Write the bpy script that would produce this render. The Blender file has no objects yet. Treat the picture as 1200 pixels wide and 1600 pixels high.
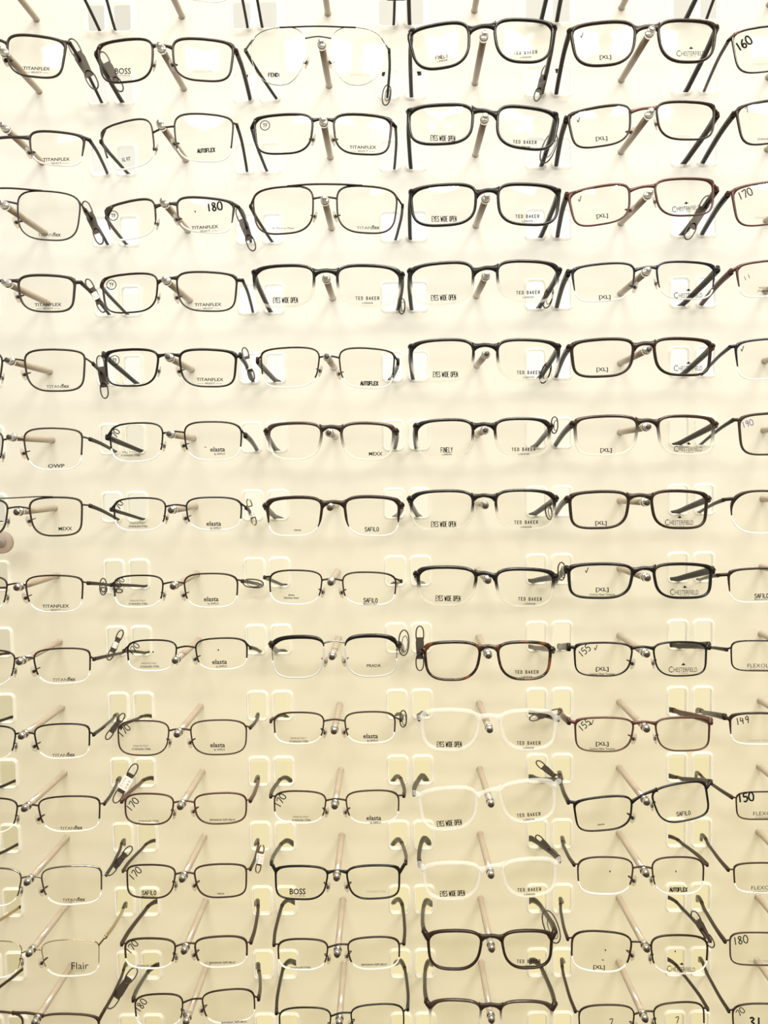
import bpy, math, random
import numpy as np
random.seed(7)
scene = bpy.context.scene
C = scene.collection

# ------------------------------------------------------------------ camera
# display panel lies in the plane y = 0; x to the right, z up, room at y < 0
Z0 = 1.40                                   # height of the middle peg row
PITCH, ROW = 0.1524, 0.0731                 # spacing of the peg grid
PEG = 0.0858                                # how far the pegs stand off the panel
FPX = 1170.9
def _rot(a, b, c):
    ca, sa, cb, sb, cc, sc = math.cos(a), math.sin(a), math.cos(b), math.sin(b), math.cos(c), math.sin(c)
    return (np.array([[1, 0, 0], [0, ca, -sa], [0, sa, ca]]) @ np.array([[cb, 0, sb], [0, 1, 0], [-sb, 0, cb]])
            @ np.array([[cc, -sc, 0], [sc, cc, 0], [0, 0, 1]]))
RM = _rot(0.0529, 0.0095, -0.0136)          # rows: camera right, down, forward in (x, -z, y)
CAM = np.array([-0.0166, -0.0337, -0.8061])
cd = bpy.data.cameras.new('camera')
cam = bpy.data.objects.new('camera', cd)
C.objects.link(cam)
def _w(v): return (v[0], v[2], -v[1])
from mathutils import Matrix, Vector
rt, dn, fw = (Vector(_w(RM[i])) for i in range(3))
m = Matrix((rt, -dn, -fw)).transposed().to_4x4()
m.translation = Vector((CAM[0], CAM[2], Z0 - CAM[1]))
cam.matrix_world = m
cd.sensor_fit = 'VERTICAL'; cd.sensor_height = 36; cd.sensor_width = 27
cd.lens = 36 * FPX / 1600
cd.clip_start = 0.05
scene.camera = cam

# ------------------------------------------------------------------ look, world, lamps
scene.view_settings.view_transform = 'Standard'
scene.view_settings.look = 'None'
scene.view_settings.gamma = 1
scene.view_settings.exposure = 0.16
scene.cycles.use_denoising = True
scene.cycles.max_bounces = 10
scene.cycles.transparent_max_bounces = 24
scene.cycles.caustics_reflective = False
scene.cycles.caustics_refractive = False
scene.cycles.sample_clamp_indirect = 4
world = bpy.data.worlds.new('shop')
scene.world = world
world.use_nodes = True
world.node_tree.nodes['Background'].inputs[0].default_value = (0.95, 0.84, 0.68, 1)
world.node_tree.nodes['Background'].inputs[1].default_value = 0.34
def area(name, loc, rot, sx, sy, power, col):
    l = bpy.data.lights.new(name, 'AREA')
    l.shape = 'RECTANGLE'; l.size = sx; l.size_y = sy; l.energy = power; l.color = col
    o = bpy.data.objects.new(name, l); C.objects.link(o)
    o.location = loc; o.rotation_euler = rot
    return o
# two ceiling troffers of the shop, above and in front of the display
area('ceiling_or_fill_lamp', (-0.35, -0.72, Z0 + 2.4), (math.radians(3), 0, 0), 1.2, 0.34, 38, (1, 0.95, 0.86))
area('ceiling_or_fill_lamp', (0.95, -0.72, Z0 + 2.4), (math.radians(3), 0, 0), 1.2, 0.34, 48, (1, 0.95, 0.86))
area('ceiling_or_fill_lamp', (-0.4, -3.8, Z0 + 2.4), (math.radians(54), 0, 0), 1.2, 0.5, 98, (1, 0.96, 0.84))  # added unseen fill light, tilted at the panel to brighten it
area('ceiling_or_fill_lamp', (1.5, -3.8, Z0 + 2.4), (math.radians(54), 0, 0), 1.2, 0.5, 132, (1, 0.96, 0.84))  # second added fill, stronger on the right
# light-box backlight, vertical brightness gradient painted into its emission: (top grid row, bottom grid row, strength, colour)
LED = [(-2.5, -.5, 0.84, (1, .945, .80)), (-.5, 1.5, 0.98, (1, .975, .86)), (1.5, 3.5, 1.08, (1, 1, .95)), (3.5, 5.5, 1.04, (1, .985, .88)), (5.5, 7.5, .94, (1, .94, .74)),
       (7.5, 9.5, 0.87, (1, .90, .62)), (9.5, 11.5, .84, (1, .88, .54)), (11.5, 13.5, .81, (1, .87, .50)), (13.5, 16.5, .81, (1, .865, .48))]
BACKLIGHT_FALLOFF = [.74, .90, .98, 1, 1, 1, .99, .96]    # left to right; darkening towards the sides painted into the emission
BOX_D = 0.12

# ------------------------------------------------------------------ photograph pixel -> point at depth y
def un(px, y):
    """px: (n,2) pixels, y: depth(s) behind the panel plane (negative: in the room) -> (n,3) world points"""
    px = np.atleast_2d(np.asarray(px, float))
    y = np.broadcast_to(np.asarray(y, float), (len(px),))
    d = np.stack([px[:, 0] - 600, px[:, 1] - 800, np.full(len(px), FPX)], 1) @ RM
    t = (y - CAM[2]) / d[:, 2]
    p = CAM + d * t[:, None]
    return np.stack([p[:, 0], p[:, 2], Z0 - p[:, 1]], 1)
def base(r, c):
    return np.array([(c - 2.5) * PITCH, 0.0, Z0 - (r - 7) * ROW])

# ------------------------------------------------------------------ materials
MATS = {}
def newmat(name):
    mt = bpy.data.materials.new(name); mt.use_nodes = True
    nt = mt.node_tree; nt.nodes.clear()
    out = nt.nodes.new('ShaderNodeOutputMaterial')
    MATS[name] = mt
    return mt, nt, out
def N(nt, t, **kw):
    n = nt.nodes.new(t)
    for k, v in kw.items():
        if k in n.inputs: n.inputs[k].default_value = v
        else: setattr(n, k, v)
    return n
def pbr(name, col, rough=.4, metal=0, spec=.5, coat=0):
    mt, nt, out = newmat(name)
    p = N(nt, 'ShaderNodeBsdfPrincipled')
    p.inputs['Base Color'].default_value = (*col, 1); p.inputs['Roughness'].default_value = rough
    p.inputs['Metallic'].default_value = metal; p.inputs['Specular IOR Level'].default_value = spec
    p.inputs['Coat Weight'].default_value = coat
    no = N(nt, 'ShaderNodeTexNoise'); no.inputs['Scale'].default_value = 400
    tc = N(nt, 'ShaderNodeTexCoord'); nt.links.new(tc.outputs['Object'], no.inputs['Vector'])
    mr = N(nt, 'ShaderNodeMapRange'); mr.inputs['To Min'].default_value = rough * .85; mr.inputs['To Max'].default_value = rough * 1.15
    nt.links.new(no.outputs['Fac'], mr.inputs['Value']); nt.links.new(mr.outputs[0], p.inputs['Roughness'])
    nt.links.new(p.outputs[0], out.inputs[0])
    return mt
pbr('K', (.012, .010, .009), .22, 0, .3)                       # black acetate / lacquer
pbr('B', (.026, .015, .010), .28, 0, .25)                        # dark brown
pbr('R', (.085, .034, .024), .35, .3)                   # red brown metal
pbr('N', (.040, .024, .015), .4, 0, .25)                   # bronze
pbr('G', (.034, .026, .020), .4, 0, .25)                    # gunmetal
pbr('U', (.012, .014, .024), .25, .2)                   # blue black
pbr('S', (.36, .34, .30), .22, 1)                       # silver
pbr('Y', (.50, .40, .24), .25, 1)                       # pale gold
pbr('W', (.85, .83, .78), .6)                           # paper
pbr('I', (.008, .007, .007), .8, 0, .1)                        # ink
pbr('V', (.10, .07, .22), .6)                           # violet ink
pbr('F', (.30, .26, .22), .6)                           # faint print
pbr('D', (.065, .050, .038), .45)                          # grey clip plastic
pbr('chrome', (.80, .78, .74), .13, 1)
pbr('screw', (.10, .085, .07), .4, .7)
pbr('rod', (.42, .345, .26), .22, 0, .8, .8)
# tortoiseshell
mt, nt, out = newmat('T')
p = N(nt, 'ShaderNodeBsdfPrincipled'); p.inputs['Roughness'].default_value = .2
tc = N(nt, 'ShaderNodeTexCoord'); no = N(nt, 'ShaderNodeTexNoise'); no.inputs['Scale'].default_value = 90
cr = N(nt, 'ShaderNodeValToRGB')
cr.color_ramp.elements[0].position = .52; cr.color_ramp.elements[0].color = (.018, .010, .007, 1)
cr.color_ramp.elements[1].position = .68; cr.color_ramp.elements[1].color = (.16, .055, .018, 1)
nt.links.new(tc.outputs['Object'], no.inputs['Vector']); nt.links.new(no.outputs['Fac'], cr.inputs[0])
nt.links.new(cr.outputs[0], p.inputs['Base Color']); nt.links.new(p.outputs[0], out.inputs[0])
def sheen(nt, ior):
    """surface reflection on outer faces only"""
    fr = N(nt, 'ShaderNodeFresnel'); fr.inputs[0].default_value = ior
    ge = N(nt, 'ShaderNodeNewGeometry')
    iv = N(nt, 'ShaderNodeMath', operation='SUBTRACT'); iv.inputs[0].default_value = 1; nt.links.new(ge.outputs['Backfacing'], iv.inputs[1])
    mu = N(nt, 'ShaderNodeMath', operation='MULTIPLY'); nt.links.new(fr.outputs[0], mu.inputs[0]); nt.links.new(iv.outputs[0], mu.inputs[1])
    mn = N(nt, 'ShaderNodeMath', operation='MINIMUM'); nt.links.new(mu.outputs[0], mn.inputs[0]); mn.inputs[1].default_value = .45
    return mn
def clear_group(nt, tint=(.96, .95, .91), body=.22):
    tr = N(nt, 'ShaderNodeBsdfTransparent'); tr.inputs[0].default_value = (*tint, 1)
    tl = N(nt, 'ShaderNodeBsdfTranslucent'); tl.inputs[0].default_value = (1, 1, .99, 1)
    df = N(nt, 'ShaderNodeBsdfDiffuse'); df.inputs[0].default_value = (1, 1, .99, 1)
    gl = N(nt, 'ShaderNodeBsdfGlossy'); gl.inputs['Roughness'].default_value = .12
    m0 = N(nt, 'ShaderNodeMixShader'); m0.inputs[0].default_value = .55
    nt.links.new(tl.outputs[0], m0.inputs[1]); nt.links.new(df.outputs[0], m0.inputs[2])
    m1 = N(nt, 'ShaderNodeMixShader'); m1.inputs[0].default_value = body
    nt.links.new(tr.outputs[0], m1.inputs[1]); nt.links.new(m0.outputs[0], m1.inputs[2])
    fr = sheen(nt, 1.3)
    m2 = N(nt, 'ShaderNodeMixShader'); nt.links.new(fr.outputs[0], m2.inputs[0])
    nt.links.new(m1.outputs[0], m2.inputs[1]); nt.links.new(gl.outputs[0], m2.inputs[2])
    return m2
mt, nt, out = newmat('C'); g = clear_group(nt, (1, 1, .99), body=.32); nt.links.new(g.outputs[0], out.inputs[0])
mt, nt, out = newmat('cleartip'); g = clear_group(nt, body=.35); nt.links.new(g.outputs[0], out.inputs[0])
mt, nt, out = newmat('pad'); g = clear_group(nt, (.86, .80, .72), .25); nt.links.new(g.outputs[0], out.inputs[0])
mt, nt, out = newmat('padbrown'); g = clear_group(nt, (.55, .42, .32), .35); nt.links.new(g.outputs[0], out.inputs[0])
for nm, col, lo, hi in (('KG', (.012, .010, .009), .42, .62), ('BG', (.045, .028, .020), .32, .72)):
    mt, nt, out = newmat(nm)                            # acetate dyed dark at the top, crystal below
    g = clear_group(nt, body=.22 if nm == 'KG' else .4)
    p = N(nt, 'ShaderNodeBsdfPrincipled'); p.inputs['Base Color'].default_value = (*col, 1); p.inputs['Roughness'].default_value = .2
    tc = N(nt, 'ShaderNodeTexCoord'); sp = N(nt, 'ShaderNodeSeparateXYZ'); nt.links.new(tc.outputs['Generated'], sp.inputs[0])
    mr = N(nt, 'ShaderNodeMapRange'); mr.inputs['From Min'].default_value = lo; mr.inputs['From Max'].default_value = hi
    nt.links.new(sp.outputs['Z'], mr.inputs['Value'])
    mx = N(nt, 'ShaderNodeMixShader'); nt.links.new(mr.outputs[0], mx.inputs[0])
    nt.links.new(g.outputs[0], mx.inputs[1]); nt.links.new(p.outputs[0], mx.inputs[2]); nt.links.new(mx.outputs[0], out.inputs[0])
# demo lens: nearly clear, slightly glossy; its ground edge scatters light
mt, nt, out = newmat('lens')
tr = N(nt, 'ShaderNodeBsdfTransparent'); tr.inputs[0].default_value = (.985, .982, .97, 1)
gl = N(nt, 'ShaderNodeBsdfGlossy'); gl.inputs['Roughness'].default_value = .07
fr = sheen(nt, 1.30)
m2 = N(nt, 'ShaderNodeMixShader'); nt.links.new(fr.outputs[0], m2.inputs[0])
nt.links.new(tr.outputs[0], m2.inputs[1]); nt.links.new(gl.outputs[0], m2.inputs[2]); nt.links.new(m2.outputs[0], out.inputs[0])
mt, nt, out = newmat('lens_edge'); g = clear_group(nt, body=.9); nt.links.new(g.outputs[0], out.inputs[0])
# floor of the shop: dark brown carpet
mt, nt, out = newmat('carpet')
df = N(nt, 'ShaderNodeBsdfDiffuse'); no = N(nt, 'ShaderNodeTexNoise'); no.inputs['Scale'].default_value = 60
cr = N(nt, 'ShaderNodeValToRGB'); cr.color_ramp.elements[0].color = (.05, .032, .02, 1); cr.color_ramp.elements[1].color = (.11, .07, .045, 1)
nt.links.new(no.outputs['Fac'], cr.inputs[0]); nt.links.new(cr.outputs[0], df.inputs[0]); nt.links.new(df.outputs[0], out.inputs[0])
# opal acrylic panel: reflects and lets light through
mt, nt, out = newmat('opal')
df = N(nt, 'ShaderNodeBsdfDiffuse'); tl = N(nt, 'ShaderNodeBsdfTranslucent')
no = N(nt, 'ShaderNodeTexNoise'); no.inputs['Scale'].default_value = 3
tc = N(nt, 'ShaderNodeTexCoord'); nt.links.new(tc.outputs['Object'], no.inputs['Vector'])
cr = N(nt, 'ShaderNodeValToRGB'); cr.color_ramp.elements[0].color = (.90, .87, .80, 1); cr.color_ramp.elements[1].color = (.94, .91, .84, 1)
nt.links.new(no.outputs['Fac'], cr.inputs[0])
nt.links.new(cr.outputs[0], df.inputs[0]); nt.links.new(cr.outputs[0], tl.inputs[0])
mx = N(nt, 'ShaderNodeMixShader'); mx.inputs[0].default_value = .68
nt.links.new(df.outputs[0], mx.inputs[1]); nt.links.new(tl.outputs[0], mx.inputs[2])
nt.links.new(mx.outputs[0], out.inputs[0])
mt, nt, out = newmat('lip')                             # raised slot edge, whiter than the panel: its bright catch of light painted in
df = N(nt, 'ShaderNodeBsdfDiffuse'); tl = N(nt, 'ShaderNodeBsdfTranslucent'); df.inputs[0].default_value = (.985, .975, .93, 1); tl.inputs[0].default_value = (.985, .975, .93, 1)
mx = N(nt, 'ShaderNodeMixShader'); mx.inputs[0].default_value = .5
nt.links.new(df.outputs[0], mx.inputs[1]); nt.links.new(tl.outputs[0], mx.inputs[2]); nt.links.new(mx.outputs[0], out.inputs[0])
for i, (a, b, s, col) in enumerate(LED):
    for j, lx in enumerate(BACKLIGHT_FALLOFF):
        mt, nt, out = newmat('backlight_grad%d_%d' % (i, j))
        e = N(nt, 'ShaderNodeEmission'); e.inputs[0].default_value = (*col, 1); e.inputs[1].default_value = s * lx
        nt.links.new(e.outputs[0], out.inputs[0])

# ------------------------------------------------------------------ mesh helpers
class MB:
    def __init__(s): s.v = []; s.f = []; s.mi = []
    def add(s, v, f, mi=0):
        o = len(s.v); s.v += [tuple(map(float, p)) for p in v]
        s.f += [tuple(i + o for i in q) for q in f]; s.mi += [mi] * len(f)
        return s
    def build(s, name, mats, parent=None, loc=(0, 0, 0), smooth=True):
        me = bpy.data.meshes.new(name)
        l = np.array(loc)
        me.from_pydata([tuple(np.array(p) - l) for p in s.v], [], s.f)
        for mm in (mats if isinstance(mats, (list, tuple)) else [mats]): me.materials.append(MATS[mm])
        me.polygons.foreach_set('material_index', s.mi)
        me.polygons.foreach_set('use_smooth', [smooth] * len(s.f))
        me.update()
        o = bpy.data.objects.new(name, me); C.objects.link(o)
        if parent: o.parent = parent
        else: o.location = loc
        return o
def nrm(a): return a / (np.linalg.norm(a, axis=-1, keepdims=True) + 1e-12)
def sweep(P, w, d, side=None, closed=False, k=10, pw=3.0, ref=(0, 1, 0)):
    """sweep a rounded section along P; w: half width across, d: half size along ref"""
    P = np.asarray(P, float); n = len(P)
    w = np.broadcast_to(w, (n,)); d = np.broadcast_to(d, (n,))
    T = nrm(np.roll(P, -1, 0) - np.roll(P, 1, 0)) if closed else nrm(np.gradient(P, axis=0))
    R = np.broadcast_to(np.array(ref, float), (n, 3))
    S = nrm(np.cross(T, R)); U = nrm(np.cross(S, T))
    a = np.arange(k) * 2 * math.pi / k + .3
    cx = np.sign(np.cos(a)) * np.abs(np.cos(a)) ** (2 / pw); cy = np.sign(np.sin(a)) * np.abs(np.sin(a)) ** (2 / pw)
    V = P[:, None] + S[:, None] * (w[:, None] * cx)[..., None] + U[:, None] * (d[:, None] * cy)[..., None]
    F = []
    for i in range(n if closed else n - 1):
        j = (i + 1) % n
        for q in range(k):
            q2 = (q + 1) % k
            F.append((i * k + q, i * k + q2, j * k + q2, j * k + q))
    if not closed:
        F.append(tuple(range(k))[::-1]); F.append(tuple(range((n - 1) * k, n * k)))
    return V.reshape(-1, 3), F
def lathe(prof, k=16, o=(0, 0, 0), ax=(0, 1, 0)):
    """profile [(distance along axis, radius)]"""
    ax = nrm(np.array(ax, float)); s = nrm(np.cross(ax, (0.1, 0.05, 1))); u = np.cross(s, ax)
    V = []; F = []
    for (t, r) in prof:
        for q in range(k):
            a = 2 * math.pi * q / k
            V.append(np.array(o) + ax * t + (s * math.cos(a) + u * math.sin(a)) * r)
    n = len(prof)
    for i in range(n - 1):
        for q in range(k):
            q2 = (q + 1) % k
            F.append((i * k + q, i * k + q2, (i + 1) * k + q2, (i + 1) * k + q))
    F.append(tuple(range(k))[::-1]); F.append(tuple(range((n - 1) * k, n * k)))
    return V, F
def smoothp(P, n):
    """Catmull-Rom through P, n points, even arc length"""
    P = np.asarray(P, float)
    Q = np.vstack([2 * P[0] - P[1], P, 2 * P[-1] - P[-2]])
    out = []
    for i in range(1, len(Q) - 2):
        for t in np.linspace(0, 1, 12, endpoint=False):
            p0, p1, p2, p3 = Q[i - 1], Q[i], Q[i + 1], Q[i + 2]
            out.append(.5 * (2 * p1 + (p2 - p0) * t + (2 * p0 - 5 * p1 + 4 * p2 - p3) * t * t + (3 * p1 - p0 - 3 * p2 + p3) * t ** 3))
    out.append(P[-1]); out = np.array(out)
    L = np.r_[0, np.cumsum(np.linalg.norm(np.diff(out, axis=0), axis=1))]
    s = np.linspace(0, L[-1], n)
    return np.stack([np.interp(s, L, out[:, j]) for j in range(out.shape[1])], 1)
def root(name, loc, label, cat, group=None):
    o = bpy.data.objects.new(name, None); C.objects.link(o)
    o.empty_display_size = .01; o.location = tuple(loc); o['label'] = label; o['category'] = cat
    if group: o['group'] = group
    return o

# ------------------------------------------------------------------ the setting: slotted panel and light box
SLX, SLW, SLH, SLR = 0.0625, 0.0095, 0.0146, 0.0036      # slot: offset from the peg, half width, half height, corner radius
def rrect(cx, cz, hw, hh, r, k=5):
    pts = []
    for (sx, sz, a0) in ((1, 1, 0), (-1, 1, 90), (-1, -1, 180), (1, -1, 270)):
        for i in range(k):
            a = math.radians(a0 + 90 * i / (k - 1))
            pts.append((cx + sx * (hw - r) + r * math.cos(a), cz + sz * (hh - r) + r * math.sin(a)))
    return pts
pm = MB()
R0, R1 = -2, 16
xs_all = []
hw_c = SLW + .0037
def quad(x0, x1, z0, z1):
    if x1 - x0 > 1e-6: pm.add([(x0, 0, z0), (x1, 0, z0), (x1, 0, z1), (x0, 0, z1)], [(0, 1, 2, 3)])
XL, XR = -0.62, 0.62
for r in range(R0, R1 + 1):
    zc = Z0 - (r - 7) * ROW; za, zb = zc - ROW / 2, zc + ROW / 2
    cx = sorted([(c - 2.5) * PITCH + s * SLX for c in range(-1, 7) for s in (-1, 1)])
    cx = [x for x in cx if XL < x - hw_c and x + hw_c < XR]
    prev = XL
    for x in cx:
        quad(prev, x - hw_c, za, zb); prev = x + hw_c
        k = 20
        hole = rrect(x, zc, SLW, SLH, SLR)
        lip_o = rrect(x, zc, SLW + .0029, SLH + .0029, SLR + .0029); lip_t = rrect(x, zc, SLW + .0008, SLH + .0008, SLR + .0008)
        rect = []
        for (px, pz) in lip_o:                           # project to the cell edge
            dx, dz = px - x, pz - zc
            t = min(hw_c / abs(dx) if abs(dx) > 1e-9 else 9e9, (ROW / 2) / abs(dz) if abs(dz) > 1e-9 else 9e9)
            rect.append((x + dx * t, zc + dz * t))
        # move the outer points nearest the corners onto them
        for (qx, qz) in ((x + hw_c, zb), (x - hw_c, zb), (x - hw_c, za), (x + hw_c, za)):
            j = min(range(k), key=lambda i: (rect[i][0] - qx) ** 2 + (rect[i][1] - qz) ** 2); rect[j] = (qx, qz)
        lip_i = hole
        V = [(a, 0, b) for a, b in rect] + [(a, 0, b) for a, b in lip_o] \
            + [(a, -.0026, b) for a, b in lip_t] + [(a, -.0022, b) for a, b in lip_i] \
            + [(a, .0035, b) for a, b in lip_i]
        F = []; mi = []
        for L in range(4):
            for i in range(k):
                j = (i + 1) % k
                F.append((L * k + i, (L + 1) * k + i, (L + 1) * k + j, L * k + j)); mi.append(1 if L else 0)
        pm.add(V, F); pm.mi[-len(mi):] = mi
    quad(prev, XR, za, zb)
panel = pm.build('wall_back', ['opal', 'lip'], smooth=False)
panel['kind'] = 'structure'
ZT, ZB = Z0 - (R0 - .5 - 7) * ROW, Z0 - (R1 + .5 - 7) * ROW
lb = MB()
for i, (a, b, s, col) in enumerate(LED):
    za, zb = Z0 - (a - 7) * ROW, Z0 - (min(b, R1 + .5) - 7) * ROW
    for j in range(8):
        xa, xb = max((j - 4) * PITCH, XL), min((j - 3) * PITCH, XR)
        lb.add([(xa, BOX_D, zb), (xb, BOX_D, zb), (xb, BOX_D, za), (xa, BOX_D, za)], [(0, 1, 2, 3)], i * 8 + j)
o = lb.build('wall_rear', ['backlight_grad%d_%d' % (i, j) for i in range(len(LED)) for j in range(8)], smooth=False); o['kind'] = 'structure'
sd = MB()
for (x0, z0, x1, z1) in ((XL, ZB, XL, ZT), (XR, ZB, XR, ZT), (XL, ZB, XR, ZB), (XL, ZT, XR, ZT)):
    sd.add([(x0, 0, z0), (x1, 0, z1), (x1, BOX_D, z1), (x0, BOX_D, z0)], [(0, 1, 2, 3)])
o = sd.build('trim_1', 'opal', smooth=False); o['kind'] = 'structure'

fl = MB().add([(-4, -5, 0), (4, -5, 0), (4, 1.5, 0), (-4, 1.5, 0)], [(0, 1, 2, 3)]).build('floor', 'carpet', smooth=False); fl['kind'] = 'structure'

# ------------------------------------------------------------------ pegs
ORD = ['first', 'second', 'third', 'fourth', 'fifth', 'sixth', 'seventh', 'eighth', 'ninth', 'tenth', 'eleventh', 'twelfth', 'thirteenth', 'fourteenth']
COLN = ['first column', 'second column', 'third column', 'fourth column', 'fifth column', 'sixth column']
def place(r, c):
    if r == 0: return 'cut off by top edge, %s from left' % COLN[c]
    return '%s full row, %s from left' % (ORD[r - 1], COLN[c])
BALLS = {(1,0):(3,78),(2,0):(5,197),(3,0):(3,318),(4,0):(8,441),
 (1,1):(250,72),(1,2):(502,66),(1,3):(757,53),(1,4):(1018,47),(2,1):(250,193),(2,2):(505,188),(2,3):(758,183),(2,4):(1017,175),
 (3,1):(255,315),(3,2):(507,311),(3,3):(760,308),(3,4):(1015,302),(4,1):(258,437),(4,2):(509,434),(4,3):(760,430),(4,4):(1012,423),
 (5,0):(13,563),(5,1):(263,558),(5,2):(511,557),(5,3):(760,553),(5,4):(1013,546),(6,0):(16,683),(6,1):(265,678),(6,2):(514,676),(6,3):(758,672),(6,4):(1012,667),
 (7,0):(27,800),(7,1):(268,797),(7,2):(516,793),(7,3):(758,790),(7,4):(1010,785),(8,0):(27,918),(8,1):(271,916),(8,2):(517,910),(8,3):(762,907),(8,4):(1011,903),
 (9,0):(31,1034),(9,1):(274,1032),(9,2):(519,1026),(9,3):(763,1024),(9,4):(1010,1022),(10,0):(34,1150),(10,1):(277,1147),(10,2):(522,1142),(10,3):(765,1140),(10,4):(1010,1139),
 (11,0):(39,1263),(11,1):(282,1260),(11,2):(523,1259),(11,3):(767,1256),(11,4):(1010,1253),(12,0):(43,1378),(12,1):(285,1373),(12,2):(526,1371),(12,3):(767,1367),(12,4):(1009,1365),
 (13,0):(46,1489),(13,1):(288,1485),(13,2):(527,1490),(13,3):(768,1482),(13,4):(1010,1482),(14,1):(291,1596),(14,2):(530,1598)}
def ballpos(r, c):
    if (r, c) in BALLS: return un([BALLS[(r, c)]], -PEG)[0]
    p = base(r, c); return p + np.array([0, -PEG, -.0005])
for r in range(0, 15):
    for c in range(6):
        b = base(r, c); e = ballpos(r, c); ax = nrm(e - b); L = np.linalg.norm(e - b)
        if r == 15: lbl = 'display peg cut off by bottom edge, %s from left' % COLN[c]
        else: lbl = 'display peg with round cap, ' + place(r, c)
        t = root('display_peg', b, lbl, 'peg', 'pegs on the display wall')
        MB().add(*lathe([(-.022, .0033), (0, .0033), (L - .006, .0033)], 14, b, ax)).build('rod', 'rod', t, b)
        MB().add(*lathe([(-.0005, .0036), (.0012, .0036), (.0016, .0033)], 16, b, ax)).build('base_ring', 'rod', t, b)
        MB().add(*lathe([(L - .0085, .0034), (L - .008, .0040), (L - .005, .0042), (L - .0045, .0036)], 16, b, ax)).build('collar', 'chrome', t, b)
        hr = .0039
        cap = [(L - .0046, .0030)] + [(L - .0046 + hr * (1 - math.cos(a)), max(hr * math.sin(a), .0028 if a < 1 else 0)) for a in np.linspace(.75, 2.35, 8)]
        o = MB().add(*lathe(cap, 18, b, ax)).build('end_cap', 'cleartip' if r < 7 else 'chrome', t, b)
        MB().add(*lathe([(L + .0010, .0), (L + .0010, .0024), (L + .0032, .0024), (L + .0034, .0018)], 14, b, ax)).build('screw', 'chrome' if r < 5 else 'screw', o, b)

# ------------------------------------------------------------------ prints on the lenses
_tc = {}
def text_mesh(s, bold=False):
    key = (s, bold)
    if key not in _tc:
        cu = bpy.data.curves.new('t', 'FONT'); cu.body = s; cu.resolution_u = 2
        if bold: cu.offset = .02
        ob = bpy.data.objects.new('t', cu); C.objects.link(ob)
        me = bpy.data.meshes.new_from_object(ob.evaluated_get(bpy.context.evaluated_depsgraph_get()))
        v = np.array([tuple(x.co) for x in me.vertices]); f = [tuple(p.vertices) for p in me.polygons]
        bpy.data.objects.remove(ob); bpy.data.meshes.remove(me)
        lo, hi = v.min(0), v.max(0)
        _tc[key] = ((v[:, :2] - (lo + hi)[:2] / 2) / (hi - lo)[:2], f)
    return _tc[key]
DIG = {'0': [[(.5, 0), (.1, .2), (0, .6), (.3, 1), (.7, .95), (.9, .6), (.8, .15), (.5, 0)]], '1': [[(.5, 0), (.5, 1)]],
       '3': [[(.1, .9), (.5, 1), (.8, .8), (.4, .55), (.85, .3), (.5, 0), (.05, .1)]],
       '4': [[(.25, 1), (.1, .5), (.8, .5)], [(.65, .9), (.6, 0)]], '5': [[(.9, 1), (.3, 1), (.2, .6), (.7, .6), (.85, .25), (.5, 0), (.1, .1)]],
       '6': [[(.8, 1), (.3, .7), (.1, .25), (.5, 0), (.85, .25), (.5, .5), (.15, .3)]], '7': [[(.05, .9), (.9, 1), (.4, 0)]],
       '8': [[(.8, .85), (.4, 1), (.15, .75), (.8, .3), (.5, 0), (.15, .25), (.8, .85)]], '9': [[(.8, .7), (.4, .5), (.15, .75), (.5, 1), (.8, .8), (.6, 0)]],
       'v': [[(.1, .5), (.35, .1), (.9, 1)]], '/': [[(0, .1), (.5, .2), (1, 0)]], '.': [[(.4, .4), (.6, .6), (.4, .6), (.6, .4)]]}
def strokes(s, lw):
    """handwriting as flat ribbons in a box of height 1; lw in the same units"""
    V = []; F = []; x = 0
    for ch in s:
        for pl in DIG[ch]:
            P = smoothp(np.array(pl) * (.62, 1) + (x, 0), 3 + 4 * len(pl))
            T = nrm(np.gradient(P, axis=0)); S = np.stack([-T[:, 1], T[:, 0]], 1) * lw / 2
            o = len(V)
            for i in range(len(P)): V += [P[i] + S[i], P[i] - S[i]]
            F += [(o + 2 * i, o + 2 * i + 1, o + 2 * i + 3, o + 2 * i + 2) for i in range(len(P) - 1)]
        x += .72 if ch not in '1' else .66
    V = np.array(V); V[:, 0] -= (x - .1) / 2; V[:, 1] -= .5
    return V, F
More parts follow.
